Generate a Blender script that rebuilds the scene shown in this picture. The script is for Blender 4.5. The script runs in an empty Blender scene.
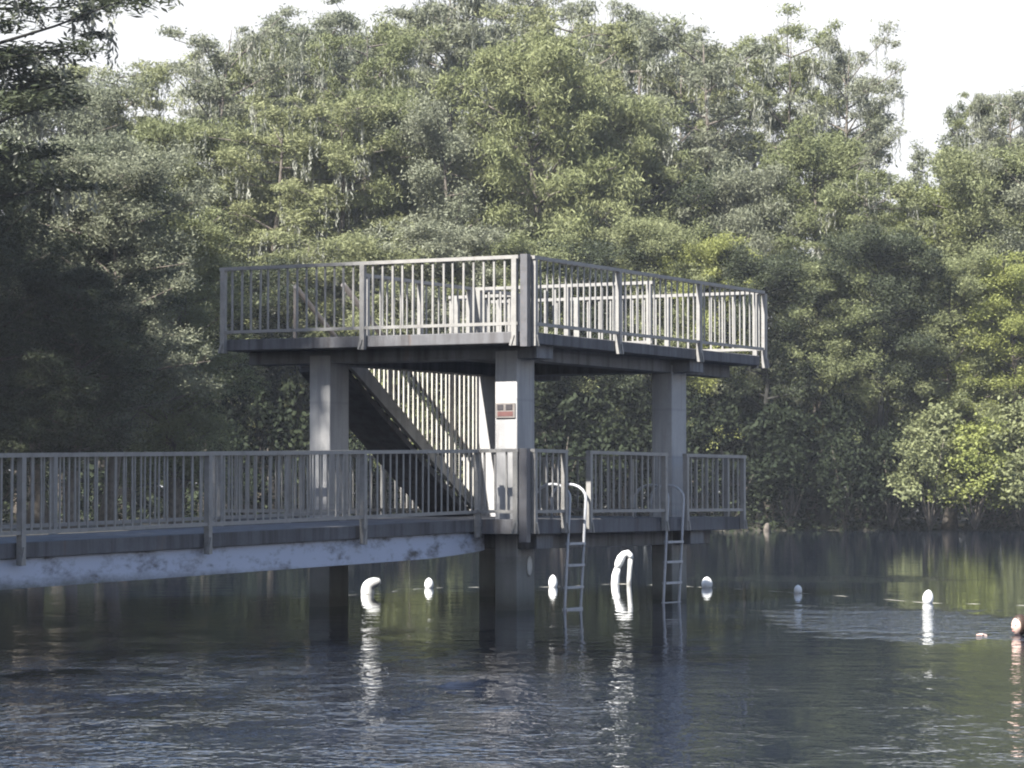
import bpy, bmesh, math, random
import numpy as np
from mathutils import Vector, Matrix
R = math.radians
scn = bpy.context.scene
COL = scn.collection

# ------------------------------------------------------------------ camera
FPX, HOR, CAMZ = 3000.0, 498.0, 1.6
TH = math.atan((HOR - 384) / FPX)
cam = bpy.data.cameras.new('camera'); camo = bpy.data.objects.new('camera', cam); COL.objects.link(camo)
cam.sensor_width = 36; cam.lens = 36 * FPX / 1024; cam.clip_end = 3000; cam.clip_start = 0.1
camo.location = (0, 0, CAMZ); camo.rotation_euler = (math.pi / 2 + TH, 0, 0)
scn.camera = camo

def at(px, py, Y):
    x = (px - 512) / FPX; y = -(py - 384) / FPX
    d = Vector((x, math.cos(TH) - y * math.sin(TH), math.sin(TH) + y * math.cos(TH)))
    d *= Y / d.y
    return Vector((d.x, d.y, d.z + CAMZ))

def water_at(px, py):
    x = (px - 512) / FPX; y = -(py - 384) / FPX
    d = Vector((x, math.cos(TH) - y * math.sin(TH), math.sin(TH) + y * math.cos(TH)))
    d *= -CAMZ / d.z
    return Vector((d.x, d.y, 0))

# ------------------------------------------------------------------ light
SUN_EL, SUN_AZ = 46.0, 38.0            # azimuth: degrees to the left of straight behind the camera
S = Vector((-math.sin(R(SUN_AZ)) * math.cos(R(SUN_EL)), -math.cos(R(SUN_AZ)) * math.cos(R(SUN_EL)), math.sin(R(SUN_EL))))
w = bpy.data.worlds.new('World'); scn.world = w; w.use_nodes = True
nt = w.node_tree; bg = nt.nodes['Background']
sky = nt.nodes.new('ShaderNodeTexSky'); sky.sky_type = 'NISHITA'; sky.sun_disc = False
sky.sun_elevation = R(SUN_EL); sky.sun_rotation = math.atan2(S.x, S.y) % (2 * math.pi)
sky.air_density = 1.0; sky.dust_density = .8; sky.ozone_density = 2.5
nt.links.new(sky.outputs[0], bg.inputs[0]); bg.inputs[1].default_value = 0.072
# white band added low in the sky to whiten it above the trees
tc = nt.nodes.new('ShaderNodeTexCoord'); sx = nt.nodes.new('ShaderNodeSeparateXYZ'); nt.links.new(tc.outputs['Generated'], sx.inputs[0])
cn = nt.nodes.new('ShaderNodeTexNoise'); cn.inputs['Scale'].default_value = 3; cn.inputs['Detail'].default_value = 5; nt.links.new(tc.outputs['Generated'], cn.inputs['Vector'])
am = nt.nodes.new('ShaderNodeMath'); am.operation = 'MULTIPLY_ADD'; am.inputs[1].default_value = .16; nt.links.new(cn.outputs['Fac'], am.inputs[0]); nt.links.new(sx.outputs[2], am.inputs[2])
cr = nt.nodes.new('ShaderNodeValToRGB'); cr.color_ramp.elements[0].position = .255; cr.color_ramp.elements[0].color = (1, 1, 1, 1)
cr.color_ramp.elements[1].position = .44; cr.color_ramp.elements[1].color = (0, 0, 0, 1); nt.links.new(am.outputs[0], cr.inputs[0])
b2 = nt.nodes.new('ShaderNodeBackground'); b2.inputs[0].default_value = (.97, .98, 1, 1); b2.inputs[1].default_value = .34
ms = nt.nodes.new('ShaderNodeMixShader'); nt.links.new(cr.outputs[0], ms.inputs[0]); nt.links.new(bg.outputs[0], ms.inputs[1]); nt.links.new(b2.outputs[0], ms.inputs[2])
nt.links.new(ms.outputs[0], nt.nodes['World Output'].inputs[0])
sl = bpy.data.lights.new('sun', 'SUN'); sl.energy = 5.0; sl.angle = R(0.53); sl.color = (1, .965, .90)
so = bpy.data.objects.new('sun', sl); COL.objects.link(so)
so.rotation_euler = S.to_track_quat('Z', 'Y').to_euler()
scn.view_settings.view_transform = 'Standard'; scn.view_settings.look = 'None'
scn.view_settings.exposure = 1.75; scn.view_settings.gamma = 1.0
scn.render.engine = 'CYCLES'
scn.cycles.max_bounces = 6; scn.cycles.diffuse_bounces = 2; scn.cycles.glossy_bounces = 3
scn.cycles.transmission_bounces = 4; scn.cycles.volume_bounces = 0; scn.cycles.transparent_max_bounces = 6
scn.cycles.use_denoising = True; scn.cycles.filter_width = 2.0
scn.cycles.caustics_reflective = False; scn.cycles.caustics_refractive = False

# ------------------------------------------------------------------ materials
class NT:
    def __init__(s, name):
        s.m = bpy.data.materials.new(name); s.m.use_nodes = True; s.t = s.m.node_tree
        s.b = s.t.nodes['Principled BSDF']; s.out = s.t.nodes['Material Output']
    def n(s, typ, **kw):
        x = s.t.nodes.new(typ)
        for k, v in kw.items(): setattr(x, k, v)
        return x
    def l(s, a, b): s.t.links.new(a, b)
    def pos(s): return s.n('ShaderNodeNewGeometry').outputs['Position']
    def obj(s): return s.n('ShaderNodeTexCoord').outputs['Object']
    def mapping(s, v, scale=(1, 1, 1), rot=(0, 0, 0)):
        m = s.n('ShaderNodeMapping'); m.inputs['Scale'].default_value = scale; m.inputs['Rotation'].default_value = rot
        s.l(v, m.inputs['Vector']); return m.outputs[0]
    def noise(s, v, scale, detail=3, rough=.5):
        n = s.n('ShaderNodeTexNoise'); n.inputs['Scale'].default_value = scale
        n.inputs['Detail'].default_value = detail; n.inputs['Roughness'].default_value = rough
        s.l(v, n.inputs['Vector']); return n.outputs['Fac']
    def ramp(s, f, stops):
        r = s.n('ShaderNodeValToRGB'); e = r.color_ramp.elements
        while len(e) < len(stops): e.new(.5)
        for i, (p, c) in enumerate(stops):
            e[i].position = p; e[i].color = (c, c, c, 1) if not isinstance(c, tuple) else (*c, 1)
        s.l(f, r.inputs[0]); return r.outputs[0]
    def mix(s, f, a, b, mode='MIX'):
        m = s.n('ShaderNodeMix', data_type='RGBA', blend_type=mode)
        for sock, v in ((m.inputs[0], f), (m.inputs[6], a), (m.inputs[7], b)):
            if hasattr(v, 'is_linked'): s.l(v, sock)
            elif isinstance(v, tuple): sock.default_value = (*v, 1)
            else: sock.default_value = v
        return m.outputs[2]
    def math(s, op, a, b=None):
        m = s.n('ShaderNodeMath', operation=op)
        for i, v in enumerate((a, b)):
            if v is None: continue
            if hasattr(v, 'is_linked'): s.l(v, m.inputs[i])
            else: m.inputs[i].default_value = v
        return m.outputs[0]
    def bump(s, h, strength=.3, dist=.02):
        b = s.n('ShaderNodeBump'); b.inputs['Strength'].default_value = strength; b.inputs['Distance'].default_value = dist
        s.l(h, b.inputs['Height']); s.l(b.outputs[0], s.b.inputs['Normal']); return b

def concrete(name, base, dark, wet=False):
    k = NT(name); p = k.pos()
    big = k.noise(p, 1.3, 5, .6); fine = k.noise(p, 22, 4, .7)
    streak = k.noise(k.mapping(p, (7, 7, .5)), 1.0, 4, .6)
    c = k.mix(k.ramp(big, [(.35, 0.), (.7, 1.)]), base, tuple(x * .72 for x in base))
    c = k.mix(k.ramp(streak, [(.45, 0.), (.68, .85)]), c, dark)
    c = k.mix(k.ramp(fine, [(.3, .25), (.7, 0.)]), c, dark)
    wv = k.n('ShaderNodeTexWave', wave_type='BANDS', bands_direction='Z'); wv.inputs['Scale'].default_value = .42
    wv.inputs['Distortion'].default_value = .25; k.l(p, wv.inputs['Vector'])
    c = k.mix(k.ramp(wv.outputs['Fac'], [(.0, .4), (.012, 0.)]), c, dark)
    rust = k.noise(k.mapping(p, (3.2, 3.2, .35)), 1.7, 5, .7)
    c = k.mix(k.ramp(rust, [(.60, 0.), (.74, .45)]), c, (.17, .10, .06))
    if wet:
        z = k.n('ShaderNodeSeparateXYZ'); k.l(p, z.inputs[0])
        zz = k.math('ADD', z.outputs[2], k.math('MULTIPLY', k.noise(p, 5, 3), .25))
        c = k.mix(k.ramp(zz, [(.20, .92), (.38, .3), (.6, 0.)]), c, (.035, .03, .022))
        c = k.mix(k.ramp(zz, [(.8, .6), (1.1, 0.)]), c, (.10, .105, .09))
    k.l(c, k.b.inputs['Base Color']); k.b.inputs['Roughness'].default_value = .85
    k.bump(fine, .35, .01)
    return k.m

def metal(name, base, dark, rough=.5):
    k = NT(name); p = k.pos()
    n = k.noise(p, 6, 4, .65); f = k.noise(p, 40, 3)
    c = k.mix(k.ramp(n, [(.45, 0.), (.75, .7)]), base, dark)
    c = k.mix(k.ramp(f, [(.55, 0.), (.75, .4)]), c, (.16, .11, .08))
    k.l(c, k.b.inputs['Base Color']); k.b.inputs['Roughness'].default_value = rough
    k.b.inputs['Metallic'].default_value = .0
    k.bump(f, .15, .004)
    return k.m

def plain(name, base, rough=.6, var=.2, scale=15):
    k = NT(name); n = k.noise(k.pos(), scale, 3)
    c = k.mix(k.ramp(n, [(.35, 0.), (.7, 1.)]), base, tuple(x * (1 - var) for x in base))
    k.l(c, k.b.inputs['Base Color']); k.b.inputs['Roughness'].default_value = rough
    return k.m

def leaf(name, a, b, trans=.34, rough=.55, spec=.22):
    k = NT(name)
    at_ = k.n('ShaderNodeAttribute', attribute_name='tint')
    n = k.noise(k.obj(), .45, 3, .6)
    oi = k.n('ShaderNodeObjectInfo').outputs['Random']
    f = k.math('ADD', k.math('MULTIPLY', n, .7), k.math('MULTIPLY', oi, .25))
    c = k.mix(k.ramp(f, [(.3, 0.), (.68, 1.)]), a, b)
    c = k.mix(1.0, c, k.ramp(at_.outputs['Fac'], [(0, .78), (1, 1.2)]), 'MULTIPLY')
    k.l(c, k.b.inputs['Base Color']); k.b.inputs['Roughness'].default_value = rough
    k.b.inputs['Specular IOR Level'].default_value = spec
    tr = k.n('ShaderNodeBsdfTranslucent'); k.l(c, tr.inputs[0])
    ms = k.n('ShaderNodeMixShader'); ms.inputs[0].default_value = trans
    k.l(k.b.outputs[0], ms.inputs[1]); k.l(tr.outputs[0], ms.inputs[2]); k.l(ms.outputs[0], k.out.inputs[0])
    return k.m

def peeling(name):
    k = NT(name); p = k.pos()
    m = k.mapping(p, (1, 1, 2.2))
    n = k.noise(m, 1.5, 6, .65); n2 = k.noise(m, 5.5, 4, .7)
    f = k.math('ADD', k.math('MULTIPLY', n, .7), k.math('MULTIPLY', n2, .3))
    c = k.mix(k.ramp(f, [(.49, 0.), (.55, .35), (.64, 1.)]), (.42, .455, .55), (.10, .095, .095))
    z = k.n('ShaderNodeSeparateXYZ'); k.l(p, z.inputs[0])
    c = k.mix(k.ramp(k.math('ADD', z.outputs[2], k.math('MULTIPLY', n2, .22)), [(.70, .9), (.84, 0.)]), c, (.075, .08, .06))
    k.l(c, k.b.inputs['Base Color']); k.b.inputs['Roughness'].default_value = .7
    k.bump(n2, .3, .01)
    return k.m

M = {}
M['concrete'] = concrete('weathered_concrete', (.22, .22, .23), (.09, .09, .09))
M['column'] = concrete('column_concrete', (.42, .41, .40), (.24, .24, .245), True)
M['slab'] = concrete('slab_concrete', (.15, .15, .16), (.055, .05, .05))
M['paint'] = peeling('peeling_paint')
M['rail'] = metal('weathered_rail', (.245, .238, .225), (.135, .13, .13))
M['screen'] = metal('pale_screen_bars', (.50, .48, .43), (.32, .30, .27))
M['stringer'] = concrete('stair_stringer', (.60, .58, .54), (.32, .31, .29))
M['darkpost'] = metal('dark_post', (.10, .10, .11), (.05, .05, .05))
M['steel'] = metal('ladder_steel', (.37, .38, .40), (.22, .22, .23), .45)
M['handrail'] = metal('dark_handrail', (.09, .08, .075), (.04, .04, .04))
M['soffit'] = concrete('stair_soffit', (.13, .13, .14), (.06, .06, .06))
M['white'] = plain('white_foam', (.80, .80, .78), .5, .32, 7)
M['grey'] = plain('shade_grey_foam', (.42, .42, .40), .6, .2)  # shade on the arch's right leg, put into the foam colour
M['rope'] = plain('pale_rope', (.24, .23, .2), .8, .3)
M['signwhite'] = plain('sign_panel', (.50, .49, .46), .6, .2)
M['signdark'] = plain('sign_ink', (.035, .03, .035), .6, .3)
M['signboard'] = plain('sign_board', (.17, .15, .14), .7, .3)
M['signred'] = plain('sign_red', (.13, .055, .05), .6, .3)
M['bark'] = plain('bark', (.13, .11, .09), .9, .5, 6)
M['darkbark'] = plain('dark_bark', (.03, .028, .024), .9, .5, 6)
M['palebark'] = plain('pale_bark', (.30, .28, .25), .9, .4, 5)
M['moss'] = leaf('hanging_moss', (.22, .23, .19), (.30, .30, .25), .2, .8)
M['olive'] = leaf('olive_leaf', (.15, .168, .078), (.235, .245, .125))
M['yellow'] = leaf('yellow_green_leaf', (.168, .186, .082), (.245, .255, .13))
M['dark'] = leaf('dark_leaf', (.035, .045, .026), (.07, .08, .042), .22)  # shade of the low and left-hand trees is worked into this leaf colour
M['deep'] = leaf('painted_shade_leaf', (.016, .022, .013), (.036, .044, .024), .12, .7, .06)  # deep shade under the bank trees put into the leaf colour itself
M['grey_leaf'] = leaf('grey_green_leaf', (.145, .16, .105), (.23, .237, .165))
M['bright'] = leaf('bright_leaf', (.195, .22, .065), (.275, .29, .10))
M['skin'] = plain('skin', (.60, .42, .35), .5, .08)
M['hair'] = plain('hair', (.05, .03, .02), .5, .3, 60)
M['eye'] = plain('eye_dark', (.03, .025, .02), .3, .1)
M['lip'] = plain('lip', (.45, .19, .17), .5, .1)

# ------------------------------------------------------------------ mesh helpers
class MB:
    def __init__(s): s.v = []; s.f = []; s.sm = []
    def box(s, c, h, ax=None):
        c = Vector(c); ax = ax or (Vector((1, 0, 0)), Vector((0, 1, 0)), Vector((0, 0, 1)))
        b = len(s.v)
        for k in (-1, 1):
            for j in (-1, 1):
                for i in (-1, 1): s.v.append(c + ax[0] * (i * h[0]) + ax[1] * (j * h[1]) + ax[2] * (k * h[2]))
        q = [(0, 2, 3, 1), (4, 5, 7, 6), (0, 1, 5, 4), (2, 6, 7, 3), (0, 4, 6, 2), (1, 3, 7, 5)]
        if ax[0].cross(ax[1]).dot(ax[2]) < 0: q = [tuple(reversed(x)) for x in q]
        for f in q: s.f.append(tuple(b + i for i in f)); s.sm.append(False)
        return s
    def bar(s, a, b, wx, wy=None, side=None):
        """box of width wx, depth wy from a to b"""
        a, b = Vector(a), Vector(b); wy = wy or wx
        z = (b - a).normalized(); x = Vector(side) if side else (Vector((0, 0, 1)) if abs(z.z) < .9 else UL)
        y = z.cross(x).normalized(); x = y.cross(z).normalized()
        return s.box((a + b) / 2, (wx / 2, wy / 2, (b - a).length / 2), (x, y, z))
    def tube(s, pts, radii, n=8, caps=True):
        pts = [Vector(p) for p in pts]
        if not hasattr(radii, '__len__'): radii = [radii] * len(pts)
        base = len(s.v); prev = None
        for i, p in enumerate(pts):
            d = (pts[min(i + 1, len(pts) - 1)] - pts[max(i - 1, 0)]).normalized()
            if prev is None:
                x = d.orthogonal().normalized()
            else:
                x = (prev - d * prev.dot(d)).normalized()
            prev = x; y = d.cross(x)
            for j in range(n):
                a = 2 * math.pi * j / n
                s.v.append(p + (x * math.cos(a) + y * math.sin(a)) * radii[i])
        for i in range(len(pts) - 1):
            for j in range(n):
                k = (j + 1) % n
                s.f.append((base + i * n + j, base + i * n + k, base + (i + 1) * n + k, base + (i + 1) * n + j)); s.sm.append(True)
        if caps:
            s.f.append(tuple(base + j for j in reversed(range(n)))); s.sm.append(False)
            e = base + (len(pts) - 1) * n
            s.f.append(tuple(e + j for j in range(n))); s.sm.append(False)
        return s
    def lathe(s, prof, c=(0, 0, 0), n=16, rot=None):
        base = len(s.v); c = Vector(c); rot = rot or Matrix.Identity(3)
        for r, z in prof:
            for j in range(n):
                a = 2 * math.pi * j / n
                s.v.append(c + rot @ Vector((r * math.cos(a), r * math.sin(a), z)))
        for i in range(len(prof) - 1):
            for j in range(n):
                k = (j + 1) % n
                s.f.append((base + i * n + j, base + i * n + k, base + (i + 1) * n + k, base + (i + 1) * n + j)); s.sm.append(True)
        s.f.append(tuple(base + j for j in reversed(range(n)))); s.sm.append(True)
        e = base + (len(prof) - 1) * n
        s.f.append(tuple(e + j for j in range(n))); s.sm.append(True)
        return s
    def prism(s, poly, z0, z1):
        """poly: xy points, counter-clockwise"""
        b = len(s.v); n = len(poly)
        area = sum(poly[i][0] * poly[(i + 1) % n][1] - poly[(i + 1) % n][0] * poly[i][1] for i in range(n))
        if area < 0: poly = list(reversed(poly))
        for z in (z0, z1):
            for p in poly: s.v.append(Vector((p[0], p[1], z)))
        for i in range(n):
            k = (i + 1) % n
            s.f.append((b + i, b + k, b + n + k, b + n + i)); s.sm.append(False)
        s.f.append(tuple(b + i for i in reversed(range(n)))); s.sm.append(False)
        s.f.append(tuple(b + n + i for i in range(n))); s.sm.append(False)
        return s
    def build(s, name, mat, parent=None, bevel=0):
        me = bpy.data.meshes.new(name)
        off = Vector((0, 0, 0))
        if parent is not None: off = world_loc(parent)
        me.from_pydata([tuple(v - off) for v in s.v], [], s.f)
        me.polygons.foreach_set('use_smooth', s.sm)
        me.materials.append(mat); me.update()
        o = bpy.data.objects.new(name, me); COL.objects.link(o)
        if parent is not None: o.parent = parent
        if bevel:
            m = o.modifiers.new('bevel', 'BEVEL'); m.width = bevel; m.segments = 2; m.limit_method = 'ANGLE'
        return o

def world_loc(o):
    p = Vector(o.location)
    while o.parent is not None:
        o = o.parent; p += Vector(o.location)
    return p

def empty(name, loc, parent=None):
    o = bpy.data.objects.new(name, None); COL.objects.link(o); o.location = loc; o.empty_display_size = .2
    if parent is not None:
        o.parent = parent; o.location = Vector(loc) - world_loc(parent)
    return o
def tag(o, label=None, cat=None, group=None, kind=None):
    for k, v in (('label', label), ('category', cat), ('group', group), ('kind', kind)):
        if v: o[k] = v
    return o

# ------------------------------------------------------------------ tower frame of reference
N = Vector((.196, 42.0, 0))
UL = Vector((-math.cos(R(28)), math.sin(R(28)), 0))
UR = Vector((math.sin(R(28)), math.cos(R(28)), 0))
UZ = Vector((0, 0, 1))
def W(t, s, z): return N + UL * t + UR * s + UZ * z
def tbox(mb, t0, t1, s0, s1, z0, z1):
    return mb.box(W((t0 + t1) / 2, (s0 + s1) / 2, (z0 + z1) / 2), (abs(t1 - t0) / 2, abs(s1 - s0) / 2, abs(z1 - z0) / 2), (UL, UR, UZ))

JR = random.Random(9)
def railing(parent, A, B, H, posts, spacing=.17, bot=.11, foot=.20, out=None, postw=.075, barw=.029, gap=(), mat=None, feet=True, mid=None):
    """A, B: deck-level ends (Vectors). posts: distances from A. out: outward direction of the side-mounted posts."""
    mat = mat or M['rail']
    A, B = Vector(A), Vector(B); L = (B - A).length; d = (B - A) / L
    flat = Vector((d.x, d.y, 0)).normalized()
    o = out * .05 if out is not None else Vector((0, 0, 0))
    A = A + o; B = B + o
    m = MB()
    m.bar(A + UZ * H - d * .02, B + UZ * H + d * .02, .05, .075)
    r = m.build('railing', mat, parent)
    MB().bar(A + UZ * bot, B + UZ * bot, .045, .05).build('bottom_rail', mat, r)
    if mid: MB().bar(A + UZ * mid, B + UZ * mid, .05, .04).build('middle_rail', mat, r)
    ps = sorted(posts)
    for p in ps:
        P = MB(); c = A + d * p
        P.bar(c - UZ * (foot if out is not None else 0), c + UZ * (H - .025), postw, postw, flat)
        if feet and out is not None:
            P.bar(c + UZ * -.05 + out * .03, c - UZ * (foot + .0) + out * .03 + flat * .05, .035, .05, flat)
        P.build('post', mat, r)
    edges = [0.] + ps + [L]
    for a, b in zip(edges[:-1], edges[1:]):
        if b - a < .2: continue
        n = max(1, int(round((b - a) / spacing)))
        Q = MB()
        for i in range(1, n):
            c = A + d * (a + (b - a) * i / n + JR.gauss(0, .006)); j = flat * JR.gauss(0, .005)
            Q.bar(c + UZ * (bot + .02), c + j + UZ * (H - .02), barw * JR.uniform(.9, 1.12), barw * .6, flat)
        if Q.v: Q.build('baluster_panel', mat, r)
    return r

# ------------------------------------------------------------------ dive tower
tower = empty('diving_tower', W(2.5, 4, 0))
tag(tower, 'two-level concrete diving tower with barred railings standing in the water', 'diving tower')
ZT, ZB = 3.938, 3.775         # upper slab
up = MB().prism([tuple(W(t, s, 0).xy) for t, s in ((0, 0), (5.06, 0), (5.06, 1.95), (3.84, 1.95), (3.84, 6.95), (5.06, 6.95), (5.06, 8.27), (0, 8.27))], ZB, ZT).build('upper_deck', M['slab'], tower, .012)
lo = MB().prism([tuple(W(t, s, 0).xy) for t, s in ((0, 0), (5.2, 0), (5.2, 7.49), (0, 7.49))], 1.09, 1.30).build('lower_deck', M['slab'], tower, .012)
ct, cs = (.408, 3.52), (.5, 5.72)
for t in ct:
    for s in cs:
        tbox(MB(), t, t + .355, s, s + .546, -1.6, 3.70).build('column', M['column'], tower, .015)
for t in ct:
    for z0, z1, s1 in ((3.575, 3.78, 8.0), (.87, 1.095, 7.2)):
        tbox(MB(), t + .012, t + .343, .7, s1, z0, z1).build('beam', M['concrete'], tower, .01)
for s in cs:
    for z0, z1 in ((3.585, 3.778), (.88, 1.097)):
        tbox(MB(), .1, 4.95 if s < 2 else 3.95, s + .02, s + .526, z0, z1).build('beam', M['concrete'], tower, .01)
HU = 1.045
railing(tower, W(.1, 0, ZT), W(5.06, 0, ZT), HU, [.05, 2.53, 4.93], .165, out=-UR)
railing(tower, W(0, .12, ZT), W(0, 8.27, ZT), HU, [.04, 2.75, 5.64, 8.22], .20, out=-UL)
railing(tower, W(0, 8.27, ZT), W(5.02, 8.27, ZT), HU, [.1, 1.7, 3.4, 4.9], .2, out=UR)
railing(tower, W(.6, 5.4, ZT), W(3.74, 5.4, ZT), HU, [.05, 1.5, 3.1], .2)
railing(tower, W(3.79, 1.95, ZT), W(3.79, 6.95, ZT), HU, [.05, 1.7, 3.3, 4.95], .2)
railing(tower, W(3.79, 6.99, ZT), W(5.02, 6.99, ZT), HU, [1.2], .2)
railing(tower, W(5.06, 6.99, ZT), W(5.06, 8.27, ZT), HU, [.05, 1.2], .2, out=UL)
MB().bar(W(.02, .02, ZB - .05), W(.02, .02, ZT + HU + .04), .11, .11, UL).build('corner_post', M['darkpost'], tower)
ZL, HL = 1.30, .965
railing(tower, W(.1, 0, ZL), W(.79, 0, ZL), HL, [.03], .17, out=-UR)
MB().bar(W(.02, .0, .98), W(.02, 0, ZL + HL + .03), .12, .12, UL).build('corner_post', M['darkpost'], tower)
for a, b, ps in ((.12, 1.12, [.03, .97]), (1.86, 4.5, [.03, 2.6]), (5.22, 7.49, [.03, 2.22])):
    railing(tower, W(0, a, ZL), W(0, b, ZL), HL, ps, .2, out=-UL)
railing(tower, W(0, 7.49, ZL), W(5.2, 7.49, ZL), HL, [.28, 2.0, 3.6, 5.1], .2, out=UR)
railing(tower, W(5.2, 0, ZL), W(5.2, 7.4, ZL), HL, [.05, 2.5, 5, 7.3], .19, out=UL)
railing(tower, W(2.6, 0, ZL), W(5.2, 0, ZL), HL, [.05, 1.3, 2.55], 9, out=-UR)

# staircase: climbs from the back of the lower deck toward the front of the upper one
st = empty('staircase', W(4.6, 4, ZL), tower)
s_bot, s_top, nst = 6.28, 1.99, 15
for tt, nm in ((4.16, 'stringer'), (5.02, 'stringer')):
    m = MB(); a = W(tt, s_bot + .15, ZL - .08); b = W(tt, s_top, ZT - .02)
    dn = UZ * .16
    v = [a + dn, b + dn * .2, b - dn * 1.6, a - dn * .2]
    base = len(m.v)
    for k in (-.035, .035):
        for p in v: m.v.append(p + UL * k)
    for f in ((0, 1, 2, 3), (7, 6, 5, 4), (0, 4, 5, 1), (1, 5, 6, 2), (2, 6, 7, 3), (3, 7, 4, 0)):
        m.f.append(f); m.sm.append(False)
    m.build(nm, M['stringer'], st)
for i in range(nst):
    f = (i + .5) / nst
    s_ = s_bot + (s_top - s_bot) * f; z_ = ZL + (ZT - ZL) * (i + 1) / (nst + 1)
    m = MB(); tbox(m, 4.197, 4.983, s_ - .16, s_ + .16, z_ - .05, z_)
    tbox(m, 4.21, 4.97, s_ - .155, s_ - .125, z_ - .15, z_ - .052)
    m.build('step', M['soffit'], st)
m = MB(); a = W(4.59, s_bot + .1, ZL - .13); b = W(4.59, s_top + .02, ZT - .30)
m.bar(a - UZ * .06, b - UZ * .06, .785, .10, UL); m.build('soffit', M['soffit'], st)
scr = MB(); s0, s1 = 2.05, 6.9
n = 33
for i in range(n):
    s_ = s0 + (s1 - s0) * i / (n - 1)
    zz = ZL + (ZT - ZL) * min(1, max(0, (s_bot - s_) / (s_bot - s_top))) + .05
    if s_ > s_bot: zz = ZL
    if zz > ZB - .15: continue
    wd = .036 if i not in (8, 21, 27) else .10
    scr.bar(W(4.12, s_, zz), W(4.12, s_, ZB + .02), wd, .03, UR)
scr.bar(W(4.12, 1.93, ZB + .05), W(4.12, 6.97, ZB + .05), .06, .05)
scr.build('barred_screen', M['screen'], st)
for tt in (4.2, 5.06):
    MB().tube([W(tt, s_bot + .1, ZL + .85), W(tt, s_top, ZT + .92)], .042, 8).build('handrail', M['handrail'], st)
for f in (.0, .25, .5, .75, 1.0):
    s_ = s_bot + (s_top - s_bot) * f; z_ = ZL + (ZT - ZL) * f
    MB().bar(W(5.06, s_, z_ - .1), W(5.06, s_, z_ + .88), .045, .045, UL).build('handrail_post', M['handrail'], st)

# ------------------------------------------------------------------ footbridge
def zb(q): return 1.296 - .018 * q
def Wb(t, q, dz=0): return W(t, -q, zb(q) + dz)
QE = 38.0
bridge = empty('footbridge', W(1.6, -10, 0))
tag(bridge, 'long low concrete footbridge with barred railing and peeling pale beam', 'footbridge')
def sweep(name, t0, t1, top, bot, mat, qs, bevel=.01):
    m = MB()
    for q in qs:
        for t, dz in ((t0, top(q)), (t1, top(q)), (t1, bot(q)), (t0, bot(q))): m.v.append(Wb(t, q, dz))
    for i in range(len(qs) - 1):
        for j in range(4):
            k = (j + 1) % 4
            m.f.append((i * 4 + j, i * 4 + k, (i + 1) * 4 + k, (i + 1) * 4 + j)); m.sm.append(False)
    m.f.append((3, 2, 1, 0)); m.sm.append(False)
    e = (len(qs) - 1) * 4
    m.f.append((e, e + 1, e + 2, e + 3)); m.sm.append(False)
    return m.build(name, mat, bridge, bevel)
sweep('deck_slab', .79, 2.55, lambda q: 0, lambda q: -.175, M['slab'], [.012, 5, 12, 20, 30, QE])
qs = [-.35, -.2, 0, .15, .3, .5, .8, 1.2, 2, 3, 6, 10, 16, 24, QE]
for t0 in (.85, 2.2):
    sweep('girder', t0, t0 + .28, lambda q: -.173 if q > 0.02 else -.215, lambda q: -.44 - .07 * min(1, max(0, (q + .35) / 1.6)) ** .7, M['paint'], qs, .0)
for q in (16, 24, 32):
    for t in (.87, 2.22):
        tbox(MB(), t, t + .25, -q - .15, -q + .15, -1.6, zb(q) - .45).build('pile', M['column'], bridge)
posts = [.05, 3.19, 6.85, 10.53, 14.2, 17.9, 21.5, 25.2, 28.8, 32.5, 36]
railing(bridge, Wb(.79, 0), Wb(.79, QE), HL, posts, .175, out=-UL, foot=.25, barw=.025)
railing(bridge, Wb(2.55, 0), Wb(2.55, QE), HL, [p + .6 for p in posts[:-1]], .21, out=UL, foot=.25, barw=.024)

# ------------------------------------------------------------------ ladders
def ladder(sa, sb, ys, label):
    root = empty('pool_ladder', W(-.12, (sa + sb) / 2, 0))
    tag(root, label, 'ladder', 'swim ladders on the lower deck')
    lean = .11
    def P(s, z): return W(-.06, s - (1.67 - z) * lean, z)
    for s in (sa, sb):
        pts = [P(s, -.9), P(s, .2), P(s, 1.3), P(s, 1.60)]; s = s - .008
        for i in range(1, 10):
            a = math.pi * i / 10
            pts.append(W(-.06 + .28 * (1 - math.cos(a)), s, 1.60 + .20 * math.sin(a)))
        pts += [W(.50, s, 1.58), W(.50, s, 1.30)]
        MB().tube(pts, .021, 8).build('stile', M['steel'], root)
    for z in ys:
        a, b = P(sa, z), P(sb, z)
        MB().bar(a, b, .035, .075, UZ).build('rung', M['steel'], root)
    return root
ladder(1.25, 1.76, (.945, .635, .318, .01, -.3), 'grey metal swim ladder with two hoops just right of the signed column')
ladder(4.57, 5.14, (.926, .62, .30, -.01, -.3), 'grey metal swim ladder with two hoops in front of the far right column')

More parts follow.
